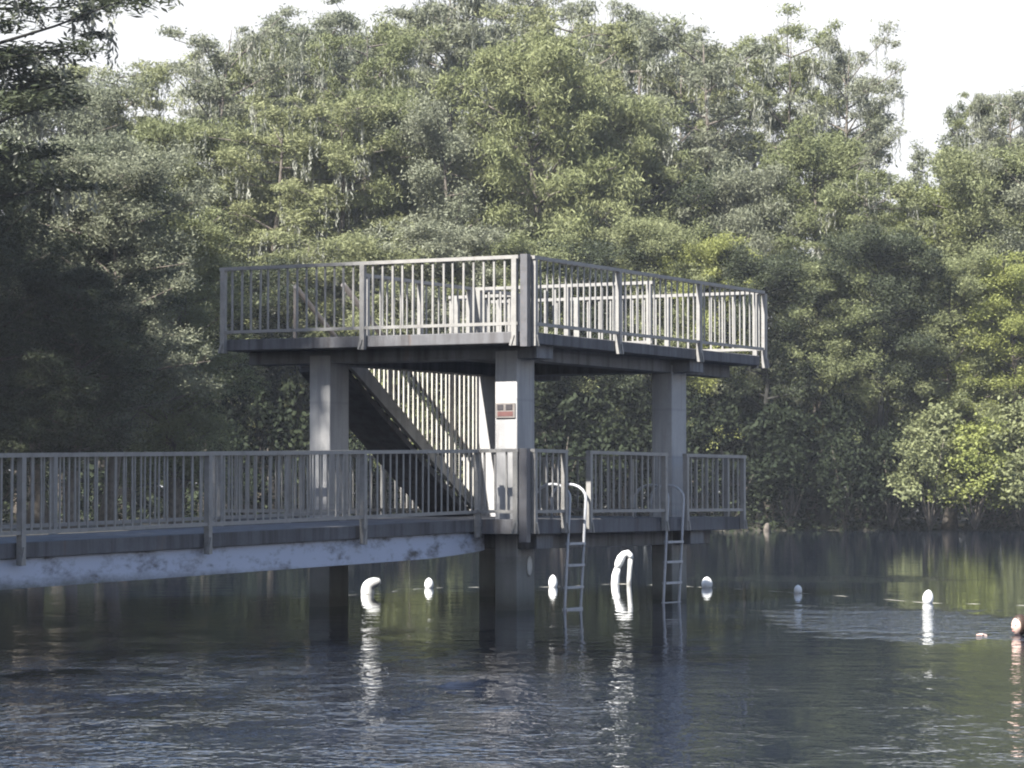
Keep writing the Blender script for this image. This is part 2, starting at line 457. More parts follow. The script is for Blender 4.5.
# ------------------------------------------------------------------ signs on the near column
sg = empty('notice_board', W(.59, .497, 2.9))
tag(sg, 'small dull brown notice with dark marks on the front column', 'sign')
tbox(MB(), .43, .74, .478, .497, 2.74, 2.95).build('board', M['signboard'], sg)
tbox(MB(), .462, .708, .474, .4775, 2.765, 2.83).build('red_panel', M['signred'], sg)
tbox(MB(), .470, .575, .470, .4735, 2.855, 2.93).build('dark_mark', M['signdark'], sg)
tbox(MB(), .615, .712, .470, .4735, 2.855, 2.93).build('dark_mark', M['signdark'], sg)
c = at(521, 566, 42.55)
m = MB(); m.lathe([(.0, -.012), (.085, -.012), (.10, 0), (.085, .012), (0, .012)], (0, 0, 0), 20)
pt = W(.398, .86, .63)
rot = Matrix((UR, UZ, -UL)).transposed()
m.v = [pt + rot @ Vector((v.x * .8, v.y * 1.5, v.z)) for v in m.v]
pl = m.build('oval_plate', M['signwhite']); tag(pl, 'small pale oval plate low on the front column above the water', 'plate')

# ------------------------------------------------------------------ float line
def eggfloat(px, py_top, py_bot, wpx, label, tilt=0, lean=0):
    g = water_at(px, py_bot); sc = g.y / FPX
    h = (py_bot - py_top) * sc; r = wpx * sc / 2
    m = MB(); prof = []
    for i in range(13):
        a = -math.pi / 2 + math.pi * i / 12
        rr = math.cos(a) * (1 - .10 * math.sin(a)); prof.append((max(.004, rr * r), math.sin(a) * h * .62))
    prof[-1] = (r * .12, prof[-1][1] + r * .03)
    rot = Matrix.Rotation(tilt, 3, 'Y')
    m.lathe(prof, (0, 0, 0), 18, rot)
    m.v = [v + Vector((g.x, g.y, h * .38)) for v in m.v]
    o = m.build('buoy', M['white']); tag(o, label, 'buoy', 'white floats along the swim rope')
    return o, g
pts = []
def curled(px, ytop, ybot):
    g = water_at(px, ybot); s = g.y / FPX
    m = MB(); P = []
    # a bulky float lying over, its neck bent to the right
    path = [(-5, -6), (-6, 4), (-4.5, 9), (0, 11.5), (5, 12.2), (8, 12.8)]
    rad = [6.6, 7, 6.6, 5.6, 4.4, 2.4]
    for (x, z) in path: P.append(g + Vector((x * s, 0, z * s)))
    m.tube(P, [r * s for r in rad], 16)
    o = m.build('buoy', M['white'])
    sub = o.modifiers.new('sub', 'SUBSURF'); sub.levels = 1; sub.render_levels = 2
    tag(o, 'large white bulky float with bent neck under the footbridge end', 'buoy', 'white floats along the swim rope')
    return g
pts.append(curled(373, 577, 594))
for a in ((429, 578, 588, 9, 'small white float just left of the front column base, under the bridge end'),
          (553, 575, 587, 9, 'upright white float just left of the nearer ladder'),):
    pts.append(eggfloat(*a)[1])
ga = water_at(622, 580)
ga.y = 56.; ga.x = (622 - 512) / FPX * 56
arch = empty('arched_float', ga); tag(arch, 'tall white foam tube bent into an arch above the water between the ladders', 'arched float')
s_ = 56 / FPX
def A(x, y): return ga + Vector(((x - 622) * s_, 0, (582 - y) * s_))
MB().tube([A(614.5, 590), A(615, 581), A(615.6, 573), A(617.2, 566.5)], [4.0 * s_, 4.2 * s_, 4.0 * s_, 3.2 * s_], 12).build('lower_tube', M['white'], arch)
MB().tube([A(617.0, 566.5), A(618.5, 562), A(621, 556), A(624, 552.4), A(627.5, 551.4), A(630, 553.5), A(631, 557)], [3.0 * s_, 4.2 * s_, 4.4 * s_, 3.6 * s_, 3.4 * s_, 3.0 * s_, 2.3 * s_], 12).build('bent_tube', M['white'], arch)
MB().tube([A(630.2, 557), A(629.8, 566), A(629, 576), A(628.5, 588)], [2.4 * s_, 2.5 * s_, 2.5 * s_, 2.5 * s_], 10).build('shade_grey_leg', M['grey'], arch)
pts.append(ga.copy())
for a in ((707, 577, 587.5, 11, 'white float bobbing just right of the farther ladder'),
          (798, 585, 593, 8, 'smallest white float, alone on open water beside the blue ripples'),
          (928, 590, 603, 11, 'white float nearest the swimmer, left of the sunlit shore reflection', .1)):
    pts.append(eggfloat(*a)[1])
P = [water_at(250, 601)] + pts + [water_at(1060, 607)]
rp = []
for a, b in zip(P[:-1], P[1:]):
    for i in range(8):
        f = i / 8; q = a.lerp(b, f); q.z = .003 - .016 * math.sin(math.pi * f) ** .5 * (1 if (i % 3) else .3); q.y += .25 * math.sin(math.pi * f)
        rp.append(q)
rp.append(P[-1])
ro = MB().tube(rp, .007, 6).build('swim_rope', M['rope']); tag(ro, 'thin pale rope linking the white floats across the water', 'rope')

# ------------------------------------------------------------------ swimmer
def swimmer():
    g = water_at(1019.5, 635)
    root = empty('person', g)
    tag(root, 'dark-haired swimmer at right edge with only head and raised hand out of water', 'person')
    F = Vector((-.80, -.60, 0)).normalized()       # looks left and toward the camera
    Lf = UZ.cross(F)
    def Q(f, l, z): return F * f + Lf * l + UZ * z
    bm = bmesh.new(); lay = bm.verts.layers.skin.verify()
    V = {}
    def jv(name, p): V[name] = bm.verts.new(p)
    jv('pel', Q(-.62, 0, -.34)); jv('waist', Q(-.42, 0, -.28)); jv('chest', Q(-.18, 0, -.20)); jv('neck', Q(-.04, 0, -.09)); jv('head', Q(0.0, 0, .0))
    rad = {'pel': .15, 'waist': .13, 'chest': .16, 'neck': .062, 'head': .07}
    E = [('pel', 'waist'), ('waist', 'chest'), ('chest', 'neck'), ('neck', 'head')]
    for sg_, sd in (('l', 1), ('r', -1)):
        jv('sh' + sg_, Q(-.13, .19 * sd, -.16)); rad['sh' + sg_] = .07; E.append(('chest', 'sh' + sg_))
        if sd > 0: jv('el' + sg_, Q(.04, .34, -.30)); jv('wr' + sg_, Q(.22, .25, -.22))
        else: jv('el' + sg_, Q(.15, -.26, -.16)); jv('wr' + sg_, Q(.36, -.16, -.03))
        rad['el' + sg_] = .045; rad['wr' + sg_] = .03
        E += [('sh' + sg_, 'el' + sg_), ('el' + sg_, 'wr' + sg_)]
        jv('pa' + sg_, V['wr' + sg_].co + Q(.07, .01 * sd, .03)); rad['pa' + sg_] = .033; E.append(('wr' + sg_, 'pa' + sg_))
        for i in range(4):
            b = V['pa' + sg_].co + Q(.045 - abs(i - 1.3) * .006, (i - 1.5) * .021, .012); t_ = b + Q(.035, (i - 1.5) * .004, -.008)
            jv(f'f{i}a' + sg_, b); jv(f'f{i}b' + sg_, t_); rad[f'f{i}a' + sg_] = .0095; rad[f'f{i}b' + sg_] = .008
            E += [('pa' + sg_, f'f{i}a' + sg_), (f'f{i}a' + sg_, f'f{i}b' + sg_)]
        b = V['wr' + sg_].co + Q(.04, -.04 * sd, .012); jv('ta' + sg_, b); jv('tb' + sg_, b + Q(.035, -.018 * sd, .0))
        rad['ta' + sg_] = .012; rad['tb' + sg_] = .009; E += [('wr' + sg_, 'ta' + sg_), ('ta' + sg_, 'tb' + sg_)]
        jv('hip' + sg_, Q(-.72, .09 * sd, -.38)); jv('kn' + sg_, Q(-1.1, .12 * sd, -.5)); jv('an' + sg_, Q(-1.5, .12 * sd, -.48)); jv('to' + sg_, Q(-1.68, .12 * sd, -.55))
        rad.update({'hip' + sg_: .09, 'kn' + sg_: .06, 'an' + sg_: .04, 'to' + sg_: .03})
        E += [('pel', 'hip' + sg_), ('hip' + sg_, 'kn' + sg_), ('kn' + sg_, 'an' + sg_), ('an' + sg_, 'to' + sg_)]
    for a, b in E: bm.edges.new((V[a], V[b]))
    me = bpy.data.meshes.new('body')
    for k, v in V.items():
        v[lay].radius = (rad[k], rad[k]); v[lay].use_root = (k == 'pel')
    bm.to_mesh(me); bm.free(); me.materials.append(M['skin'])
    o = bpy.data.objects.new('body', me); COL.objects.link(o); o.parent = root
    o.modifiers.new('skin', 'SKIN').use_smooth_shade = True
    sb = o.modifiers.new('sub', 'SUBSURF'); sb.levels = 1; sb.render_levels = 2
    # head shaped from a sphere: brow, nose, chin
    def sphere(rx, ry, rz, c, fn=None, n=20, mname='head', mat=None):
        bm = bmesh.new(); bmesh.ops.create_uvsphere(bm, u_segments=n * 2, v_segments=n, radius=1)
        for v in bm.verts:
            p = v.co.copy(); p = Vector((p.x * rx, p.y * ry, p.z * rz))
            if fn: p = fn(p)
            v.co = c + F * p.x + Lf * p.y + UZ * p.z
        for f in bm.faces: f.smooth = True
        me = bpy.data.meshes.new(mname); bm.to_mesh(me); bm.free(); me.materials.append(mat)
        ob = bpy.data.objects.new(mname, me); COL.objects.link(ob); ob.parent = root; return ob
    def face(p):
        x, y, z = p
        if x > 0:
            nose = math.exp(-(y / .014) ** 2 - ((z + .012) / .028) ** 2) * .026
            brow = math.exp(-(y / .05) ** 2 - ((z - .024) / .012) ** 2) * .006
            eye = math.exp(-((abs(y) - .031) / .014) ** 2 - ((z - .008) / .010) ** 2) * -.009
            mouth = math.exp(-(y / .022) ** 2 - ((z + .055) / .010) ** 2) * .005
            chin = math.exp(-(y / .025) ** 2 - ((z + .088) / .02) ** 2) * .012
            x += nose + brow + eye + mouth + chin
        if z < -.02: y *= 1 - .28 * min(1, (-.02 - z) / .09)
        return Vector((x, y, z))
    C = Vector((0, 0, .105)) + F * .01
    hd = sphere(.098, .076, .118, C, face, 28, 'head', M['skin'])
    def hair(p):
        return p if p.z > -.02 - max(0, p.x) * 3 or p.x < -.02 else p * .8
    sphere(.112, .092, .125, C + UZ * .012 - F * .022, lambda p: Vector((min(p.x, .062 + max(0, p.z - .045) * .8), p.y, max(p.z, -.115))), 20, 'hair', M['hair'])
    for sd in (-1, 1):
        sphere(.008, .011, .006, C + F * .087 + Lf * .031 * sd + UZ * .008, None, 8, 'eye', M['eye'])
        sphere(.016, .008, .028, C - F * .005 + Lf * .079 * sd - UZ * .008, None, 8, 'ear', M['skin'])
    sphere(.006, .022, .006, C + F * .094 - UZ * .056, None, 8, 'mouth', M['lip'])
swimmer()

# ------------------------------------------------------------------ terrain and water
rng = np.random.default_rng(5)
def shore_dist(X, Y):
    """>0 inside land"""
    yb = 149 + 1.2 * np.sin(X * .35) + .8 * np.sin(X * .9 + 1)
    far = Y - yb
    xl = np.where(Y > 90, -10.0 - (128 - Y).clip(0, 40) * .02, -22.0)
    blend = 1 / (1 + np.exp(-(Y - 92) / 1.5)); nearb = 1 / (1 + np.exp((Y - 33) / 1.2)); xl = -24 + 13.5 * blend + 13.8 * nearb + .7 * np.sin(Y * .5)
    left = xl - X
    right = X - (46 + 1.5 * np.sin(Y * .2))
    near = 3.2 + .5 * np.sin(X * .6) - Y
    return np.maximum.reduce([far, left, right, near])
def terrain():
    xs = np.unique(np.concatenate([np.arange(-60, 60.1, 1.5), np.array([-1500, -900, -500, -300, -200, -140, -100, -80, 80, 100, 140, 200, 300, 500, 900, 1500])]))
    ys = np.unique(np.concatenate([np.arange(-20, 170.1, 1.5), np.array([-900, -400, -200, -100, -60, -40, 185, 200, 230, 270, 320, 400, 550, 800, 1200, 2000])]))
    X, Y = np.meshgrid(xs, ys)
    d = shore_dist(X, Y)
    Z = np.clip(d * .35, -1.6, .38) + np.where(d > 1, rng.normal(0, .05, X.shape), 0)
    v = np.stack([X, Y, Z], -1).reshape(-1, 3); nx, ny = len(xs), len(ys)
    idx = np.arange(nx * ny).reshape(ny, nx)
    q = np.stack([idx[:-1, :-1], idx[:-1, 1:], idx[1:, 1:], idx[1:, :-1]], -1).reshape(-1, 4)
    me = bpy.data.meshes.new('ground'); me.from_pydata(v.tolist(), [], q.tolist()); me.update()
    me.polygons.foreach_set('use_smooth', [True] * len(me.polygons))
    k = NT('forest_floor'); n = k.noise(k.pos(), .8, 5, .65)
    k.l(k.mix(n, (.018, .016, .011), (.045, .04, .026)), k.b.inputs['Base Color']); k.b.inputs['Roughness'].default_value = .95
    me.materials.append(k.m)
    o = bpy.data.objects.new('ground', me); COL.objects.link(o); tag(o, kind='structure')
terrain()

def water():
    m = MB(); m.v = [Vector(p) for p in ((-400, -40, 0), (400, -40, 0), (400, 400, 0), (-400, 400, 0))]; m.f = [(0, 1, 2, 3)]; m.sm = [False]
    k = NT('spring_water'); p = k.pos()
    k.b.inputs['Base Color'].default_value = (.008, .013, .026, 1)
    k.b.inputs['Roughness'].default_value = .03; k.b.inputs['IOR'].default_value = 1.333
    xyz = k.n('ShaderNodeSeparateXYZ'); k.l(p, xyz.inputs[0])
    y = xyz.outputs[1]
    # where the wind and the swimmer ruffle the surface
    patch = k.ramp(k.noise(k.mapping(p, (.8, .34, 1)), 1.0, 5, .68), [(.40, 0.), (.62, 1.)])
    near = k.ramp(k.math('DIVIDE', y, 60.), [(.33, 1.), (.46, .75), (.56, .2), (.70, .02)])
    def ruffle(px, py, rx, ry, lo, hi):
        sw = water_at(px, py)
        dx = k.math('MULTIPLY', k.math('SUBTRACT', xyz.outputs[0], sw.x), 1 / rx)
        dy = k.math('MULTIPLY', k.math('SUBTRACT', y, sw.y), 1 / ry)
        rr = k.math('SQRT', k.math('ADD', k.math('POWER', k.math('ABSOLUTE', dx), 2.), k.math('POWER', k.math('ABSOLUTE', dy), 2.)))
        return k.ramp(k.math('MULTIPLY', k.math('ADD', rr, k.math('MULTIPLY', k.noise(k.mapping(p, (1.3, .8, 1)), 1.1, 4, .65), 1.8)), .5), [(lo, 1.), (hi, 0.)])
    wake = k.math('ADD', ruffle(905, 622, 2.0, 6.0, .66, .92), k.math('MULTIPLY', ruffle(830, 579, 3.6, 3.2, .55, .85), .35))
    n1 = k.noise(k.mapping(p, (.8, 1.25, 1)), 1.1, 2, .45)
    n2 = k.noise(k.mapping(p, (.9, 1.1, 1), (0, 0, .5)), 8.5, 2, .5)
    n3 = k.noise(p, 3.0, 2, .5)
    side = k.ramp(k.math('ADD', k.math('DIVIDE', xyz.outputs[0], 12.), .5), [(.38, 1.), (.66, .55)])
    near = k.math('MULTIPLY', near, side)
    gust = k.ramp(k.noise(k.mapping(p, (.75, .42, 1), (0, 0, .15)), 1.0, 5, .7), [(.47, 0.), (.57, 1.)])
    gust = k.math('MULTIPLY', k.math('MULTIPLY', gust, near), k.ramp(k.math('ADD', k.math('DIVIDE', xyz.outputs[0], 12.), .5), [(.46, 1.6), (.60, .3)]))
    near = k.math('ADD', near, gust)
    a = k.math('ADD', k.math('MULTIPLY', near, k.math('ADD', k.math('MULTIPLY', patch, .90), .10)), k.math('MULTIPLY', wake, 1.9))
    h = k.math('ADD', k.math('MULTIPLY', n1, .0055), k.math('MULTIPLY', k.math('ADD', k.math('MULTIPLY', n2, .012), k.math('MULTIPLY', n3, .020)), a))
    b = k.bump(h, 1.0, 1.0)
    m.build('water', k.m)
    tag(bpy.data.objects['water'], kind='structure')
water()

# ------------------------------------------------------------------ trees
def leaf_mesh(name, C, size, asp, droop, seed, mat):
    """C: (n,3) leaf centres. Each leaf is one folded rhomb."""
    r = np.random.default_rng(seed); n = len(C)
    u = r.normal(size=(n, 3)); u[:, 2] = u[:, 2] * .6 - droop; u /= np.linalg.norm(u, axis=1)[:, None]
    v = np.cross(u, r.normal(size=(n, 3))); v /= np.linalg.norm(v, axis=1)[:, None]
    L = size * r.uniform(.6, 1.35, n)[:, None]; Wd = L * asp * r.uniform(.8, 1.2, n)[:, None]
    nn = np.cross(u, v)
    co = np.stack([C - u * L * .5, C + v * Wd * .5 + nn * L * .08, C + u * L * .5, C - v * Wd * .5 + nn * L * .08], 1).reshape(-1, 3)
    me = bpy.data.meshes.new(name)
    me.vertices.add(4 * n); me.vertices.foreach_set('co', co.astype(np.float32).ravel())
    me.loops.add(4 * n); me.loops.foreach_set('vertex_index', np.arange(4 * n, dtype=np.int32))
    me.polygons.add(n); me.polygons.foreach_set('loop_start', np.arange(0, 4 * n, 4, dtype=np.int32))
    me.polygons.foreach_set('loop_total', np.full(n, 4, dtype=np.int32))
    at_ = me.attributes.new('tint', 'FLOAT', 'FACE'); at_.data.foreach_set('value', r.uniform(0, 1, n).astype(np.float32))
    me.materials.append(mat); me.update(calc_edges=True)
    return me

def clump_pts(r, c, rx, ry, rz, n, hollow=.45):
    d = r.normal(size=(n, 3)); d /= np.linalg.norm(d, axis=1)[:, None]
    rad = (hollow + (1 - hollow) * r.uniform(0, 1, n) ** .6) * (1 + .30 * r.normal(size=n))
    return np.asarray(c) + d * rad[:, None] * np.array([rx, ry, rz])

def proto(kind, seed):
    """one tree shape: (trunk mesh, crown mesh, moss mesh or None, height, crown diameter)"""
    r = np.random.default_rng(seed); T = MB(); L = []; tips = []
    H = 25.0 if kind != 'bush' else 6.0
    def rnd(a, b): return float(r.uniform(a, b))
    lean = (rnd(-.06, .06), rnd(-.06, .06))
    def trunk_at(z): return Vector((lean[0] * z + .25 * math.sin(z * .4 + seed), lean[1] * z + .25 * math.cos(z * .33 + seed), z))
    if kind == 'bush':
        for i in range(9):
            az = rnd(0, 6.28); ln = rnd(1.5, 4.6); out = rnd(.4, 1.9)
            tip = Vector((math.cos(az) * out, math.sin(az) * out, ln))
            T.tube([Vector((0, 0, -.2)), tip * .5 + Vector((0, 0, .3)), tip], [.08, .05, .02], 5)
        nC = 46
        for i in range(nC):
            az = rnd(0, 6.28); z = rnd(.15, .95) ** .9 * H; rr = 2.5 * math.sqrt(max(.05, 1 - (z / H) ** 2.2)) * rnd(.35, 1)
            k = rnd(.45, .95)
            L.append(clump_pts(r, (math.cos(az) * rr, math.sin(az) * rr, z), k, k, k * .8, 170))
        asp, size, droop = .55, .24, .1
    else:
        zs = np.linspace(0, 1, 12)
        top = {'cypress': .97, 'oak': .80, 'willow': .85, 'over': .82, 'cone': 1.0, 'open': .97}[kind] * H
        tr = {'cypress': .42, 'oak': .40, 'willow': .42, 'over': .34, 'cone': .30, 'open': .36}[kind]
        T.tube([trunk_at(z * top) - Vector((0, 0, .4 if z == 0 else 0)) for z in zs], [tr * ((1 - z) ** .8 * .95 + .05) * (1.7 if z == 0 else 1) for z in zs], 8)
        if kind == 'cypress': nb, z0, z1, pads = 56, .2, .97, 6
        elif kind == 'open': nb, z0, z1, pads = 22, .55, .98, 5
        elif kind in ('oak', 'willow'): nb, z0, z1, pads = 52, (.12, .26)[seed % 2], .93, 5
        elif kind == 'over': nb, z0, z1, pads = 46, .42, .94, 5
        else: nb, z0, z1, pads = 60, .10, .985, 4
        for i in range(nb):
            f = (i + rnd(0, 1)) / nb; z = (z0 + (z1 - z0) * f) * H
            az = i * 2.4 + rnd(-.5, .5)
            if kind == 'cypress': ln = (2.2 + 2.6 * math.sin(min(1, f * 1.1) * 2.4)) * rnd(.55, 1.15); rise = rnd(.0, .55)
            elif kind == 'open': ln = (2.4 + 3.4 * f) * rnd(.5, 1.15); rise = rnd(.15, .6)
            elif kind == 'over': ln = 5.4 * math.sqrt(max(.06, 1 - ((f - .35) / .70) ** 2)) * rnd(.6, 1.1); rise = rnd(-.1, .7)
            elif kind in ('oak', 'willow'): ln = 5.0 * math.sqrt(max(.04, 1 - ((f - .42) / .64) ** 2)) * rnd(.6, 1.1); rise = rnd(.1, .9)
            else: ln = (3.4 * (1 - f) ** .75 + .35) * rnd(.7, 1.15); rise = rnd(-.15, .25)
            zb_ = max(z - rise * ln * .7, .5); b = trunk_at(min(zb_, top * .98))
            d = Vector((math.cos(az), math.sin(az), rise)).normalized()
            mid = b + d * ln * .5 + Vector((rnd(-.3, .3), rnd(-.3, .3), rnd(-.2, .3))); tip = b + d * ln + Vector((0, 0, rnd(-.2, .4)))
            rb = max(.03, tr * .34 * (1 - .6 * f))
            T.tube([b, mid, tip], [rb, rb * .6, .018], 5, False)
            for j in range(pads):
                g = rnd(.35, 1.05); base = (b.lerp(mid, g * 2) if g < .5 else mid.lerp(tip, g * 2 - 1))
                c = base + Vector((rnd(-.9, .9), rnd(-.9, .9), rnd(-.25, .6)))
                if j < 3: T.tube([base, c], [.022, .01], 4, False)
                if kind in ('cypress', 'open'):
                    k = rnd(.5, 1.1); L.append(clump_pts(r, c, k, k, k * rnd(.3, .5), int(230 * k), .2))
                    tips.append(c)
                elif kind in ('oak', 'willow', 'over'):
                    k = rnd(.5, 1.2); L.append(clump_pts(r, c, k, k, k * .72, int(330 * k), .3))
                else:
                    k = rnd(.4, .8); L.append(clump_pts(r, c, k, k, k * .55, int(110 * k), .2))
        if kind in ('cypress', 'open'): asp, size, droop = .25, .27, .35
        elif kind in ('oak', 'over'): asp, size, droop = (.38, .20, .35) if seed % 3 else (.28, .25, .6)
        elif kind == 'willow': asp, size, droop = .22, .29, .9
        else: asp, size, droop = .35, .30, .2
    if kind == 'over':
        for i in range(10):
            az = rnd(0, 6.28); rr = rnd(1.2, 4.2); k = rnd(.35, .8)
            L.append(clump_pts(r, (math.cos(az) * rr, math.sin(az) * rr, rnd(.22, .46) * H), k, k, k * .9, int(90 * k), .2))
    C = np.concatenate(L); Wd = float(np.percentile(np.abs(C[:, 0]), 97) + np.percentile(np.abs(C[:, 1]), 97))
    Ht = float(np.percentile(C[:, 2], 99.7))
    cm = leaf_mesh('crown', C, size, asp, droop, seed, M['olive'])
    tmo = bpy.data.meshes.new('trunk'); tmo.from_pydata([tuple(v) for v in T.v], [], T.f)
    tmo.polygons.foreach_set('use_smooth', T.sm); tmo.materials.append(M['bark']); tmo.update()
    mm = None
    if kind in ('cypress', 'open'):
        Q = []
        for c in tips[::3]:
            for q in range(5):
                x0, y0 = c.x + rnd(-.5, .5), c.y + rnd(-.5, .5); ln = rnd(.5, 1.8)
                m_ = int(ln * 12)
                zz = -np.linspace(0, ln, m_); Q.append(np.stack([x0 + r.normal(0, .05, m_), y0 + r.normal(0, .05, m_), c.z + zz], 1))
        mm = leaf_mesh('moss', np.concatenate(Q), .30, .22, 3.0, seed + 7, M['moss'])
    return tmo, cm, mm, Ht, Wd

KINDS = {k: [proto(k, sd) for sd in sds] for k, sds in (('cypress', (11, 12, 13)), ('oak', (21, 22, 23, 24)), ('cone', (31, 32)), ('willow', (61, 62, 63)), ('over', (71, 72, 73)), ('open', (41, 42, 43)), ('bush', (51, 52, 53)))}
cnt = {}
rnd_ = random.Random(3)
def place(name, kind, loc, height, width, tint, label, group, rot=None, bark='bark', shape=None):
    i = cnt.get(kind, 0); cnt[kind] = i + 1
    if shape is not None: i = shape
    tm, cm, mm, H, Wd = KINDS[kind][i % len(KINDS[kind])]
    root = empty(name, loc); root.rotation_euler.z = rnd_.uniform(0, 6.28) if rot is None else rot
    sx = width / Wd; root.scale = (sx, sx, height / H)
    parts = [('trunk', tm, bark), ('crown', cm, tint)] + ([('moss', mm, 'moss')] if mm else [])
    for nm, me, mt in parts:
        o = bpy.data.objects.new(nm, me); COL.objects.link(o); o.parent = root
        o.material_slots[0].link = 'OBJECT'; o.material_slots[0].material = M[mt]
    tag(root, label, 'tree' if name != 'shrub' else 'shrub', group)
    return root
def tree(px, Y, top, wpx, kind, tint, name, label, group, rot=None, bark='bark'):
    p = at(px, 498, Y); z = .25
    return place(name, kind, (p.x, Y, z), at(px, top, Y).z - z, wpx * Y / FPX, tint, label, group, rot, bark)
G1, G2, G3 = 'tall trees on the skyline', 'mid-height trees of the far bank', 'low trees along the far bank'
SKY = [
 (262, 188, 46, 130, 'oak', 'olive', 'broadleaf_tree', 'rounded olive crown between the flat-topped cypress and its right neighbour'),
 (312, 188, 36, 130, 'willow', 'grey_leaf', 'broadleaf_tree', 'soft grey-green crown on the skyline above the left end of upper railing'),
 (408, 190, 20, 140, 'willow', 'olive', 'broadleaf_tree', 'soft olive crown on the skyline just left of the tallest crown'),
 (492, 192, 22, 130, 'oak', 'grey_leaf', 'broadleaf_tree', 'rounded grey crown on the skyline above the corner post, left side'),
 (592, 190, 26, 130, 'willow', 'olive', 'broadleaf_tree', 'soft olive crown on the skyline right of the yellow-green centre tree'),
 (62, 176, 64, 140, 'oak', 'grey_leaf', 'broadleaf_tree', 'rounded grey-green tree under the sky gap at top left'),
 (128, 180, 60, 130, 'cypress', 'olive', 'cypress_tree', 'olive cypress filling the low dip in the skyline, left'),
 (208, 168, 20, 130, 'open', 'grey_leaf', 'cypress_tree', 'flat-topped cypress with bare limbs beside the top left sky gap'),
 (275, 174, 40, 120, 'cypress', 'olive', 'cypress_tree', 'olive feathery cypress just right of the flat-topped one'),
 (335, 180, 8, 120, 'cypress', 'grey_leaf', 'cypress_tree', 'grey cypress poking above the skyline between two olive cypresses'),
 (378, 170, 28, 120, 'cypress', 'olive', 'cypress_tree', 'broad olive cypress left of the tallest crown'),
 (445, 178, -25, 150, 'cypress', 'grey_leaf', 'cypress_tree', 'tallest grey crown cut by the top edge'),
 (505, 182, -5, 130, 'cypress', 'grey_leaf', 'cypress_tree', 'grey cypress touching the top edge right of the tallest crown'),
 (560, 172, 14, 140, 'cypress', 'olive', 'cypress_tree', 'pale olive cypress behind the yellow-green centre tree'),
 (622, 178, 10, 110, 'cypress', 'grey_leaf', 'cypress_tree', 'grey-olive cypress left of the bright sky holes'),
 (676, 174, 24, 100, 'open', 'olive', 'cypress_tree', 'open cypress with sky showing through, left of dark bare trunk'),
 (728, 168, 26, 150, 'open', 'grey_leaf', 'cypress_tree', 'cypress with dark bare trunk crossing the sky holes'),
 (702, 180, 34, 130, 'open', 'olive', 'cypress_tree', 'spreading olive cypress topping the left sky holes beside the bare trunk'),
 (764, 180, 30, 140, 'open', 'olive', 'cypress_tree', 'spreading olive cypress joining the bare-trunk cypress and the umbrella-topped one'),
 (860, 179, 62, 100, 'open', 'grey_leaf', 'cypress_tree', 'lower grey cypress under the limb that reaches into open sky'),
 (790, 176, 22, 110, 'open', 'olive', 'cypress_tree', 'umbrella-topped cypress right of the dark bare trunk'),
 (840, 172, 16, 110, 'open', 'grey_leaf', 'cypress_tree', 'right end cypress reaching one limb into open sky'),
 (884, 182, 106, 70, 'cone', 'olive', 'conifer_tree', 'pointed conifer at the edge of the sky dip, right'),
 (912, 186, 146, 50, 'cone', 'grey_leaf', 'conifer_tree', 'thin low conifer at the bottom of the right sky dip'),
 (952, 180, 104, 70, 'cone', 'grey_leaf', 'conifer_tree', 'pointed grey conifer just right of the sky dip'),
 (985, 178, 98, 80, 'cypress', 'olive', 'cypress_tree', 'olive cypress rising between conifer and right edge'),
 (1018, 176, 84, 90, 'cypress', 'grey_leaf', 'cypress_tree', 'grey cypress highest at the right edge'),
]
MID = [
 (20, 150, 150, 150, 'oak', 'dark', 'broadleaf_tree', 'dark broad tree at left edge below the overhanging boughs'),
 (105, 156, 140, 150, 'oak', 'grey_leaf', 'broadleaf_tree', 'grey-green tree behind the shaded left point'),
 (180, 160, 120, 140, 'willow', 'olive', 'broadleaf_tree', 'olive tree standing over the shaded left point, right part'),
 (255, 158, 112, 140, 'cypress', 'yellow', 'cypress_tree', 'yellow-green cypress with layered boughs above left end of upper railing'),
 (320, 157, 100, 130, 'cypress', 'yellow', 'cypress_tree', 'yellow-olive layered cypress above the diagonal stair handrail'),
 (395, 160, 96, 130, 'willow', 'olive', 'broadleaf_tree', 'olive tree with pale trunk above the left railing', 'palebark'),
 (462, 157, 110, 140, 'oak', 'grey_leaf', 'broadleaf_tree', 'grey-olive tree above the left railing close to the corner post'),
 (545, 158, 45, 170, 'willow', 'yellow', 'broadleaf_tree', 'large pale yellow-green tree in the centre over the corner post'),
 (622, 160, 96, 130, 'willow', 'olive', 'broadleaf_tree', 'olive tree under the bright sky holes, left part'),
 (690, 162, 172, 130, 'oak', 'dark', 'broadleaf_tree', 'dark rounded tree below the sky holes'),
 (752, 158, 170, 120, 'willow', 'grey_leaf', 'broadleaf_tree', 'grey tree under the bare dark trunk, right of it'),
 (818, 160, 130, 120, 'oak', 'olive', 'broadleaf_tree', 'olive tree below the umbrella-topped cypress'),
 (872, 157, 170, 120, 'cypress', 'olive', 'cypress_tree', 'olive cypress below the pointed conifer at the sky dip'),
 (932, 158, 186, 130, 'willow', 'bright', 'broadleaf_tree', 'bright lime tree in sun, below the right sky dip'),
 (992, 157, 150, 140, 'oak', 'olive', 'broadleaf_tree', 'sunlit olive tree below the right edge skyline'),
 (1045, 155, 160, 130, 'oak', 'grey_leaf', 'broadleaf_tree', 'grey-olive tree half cut by the right edge'),
]
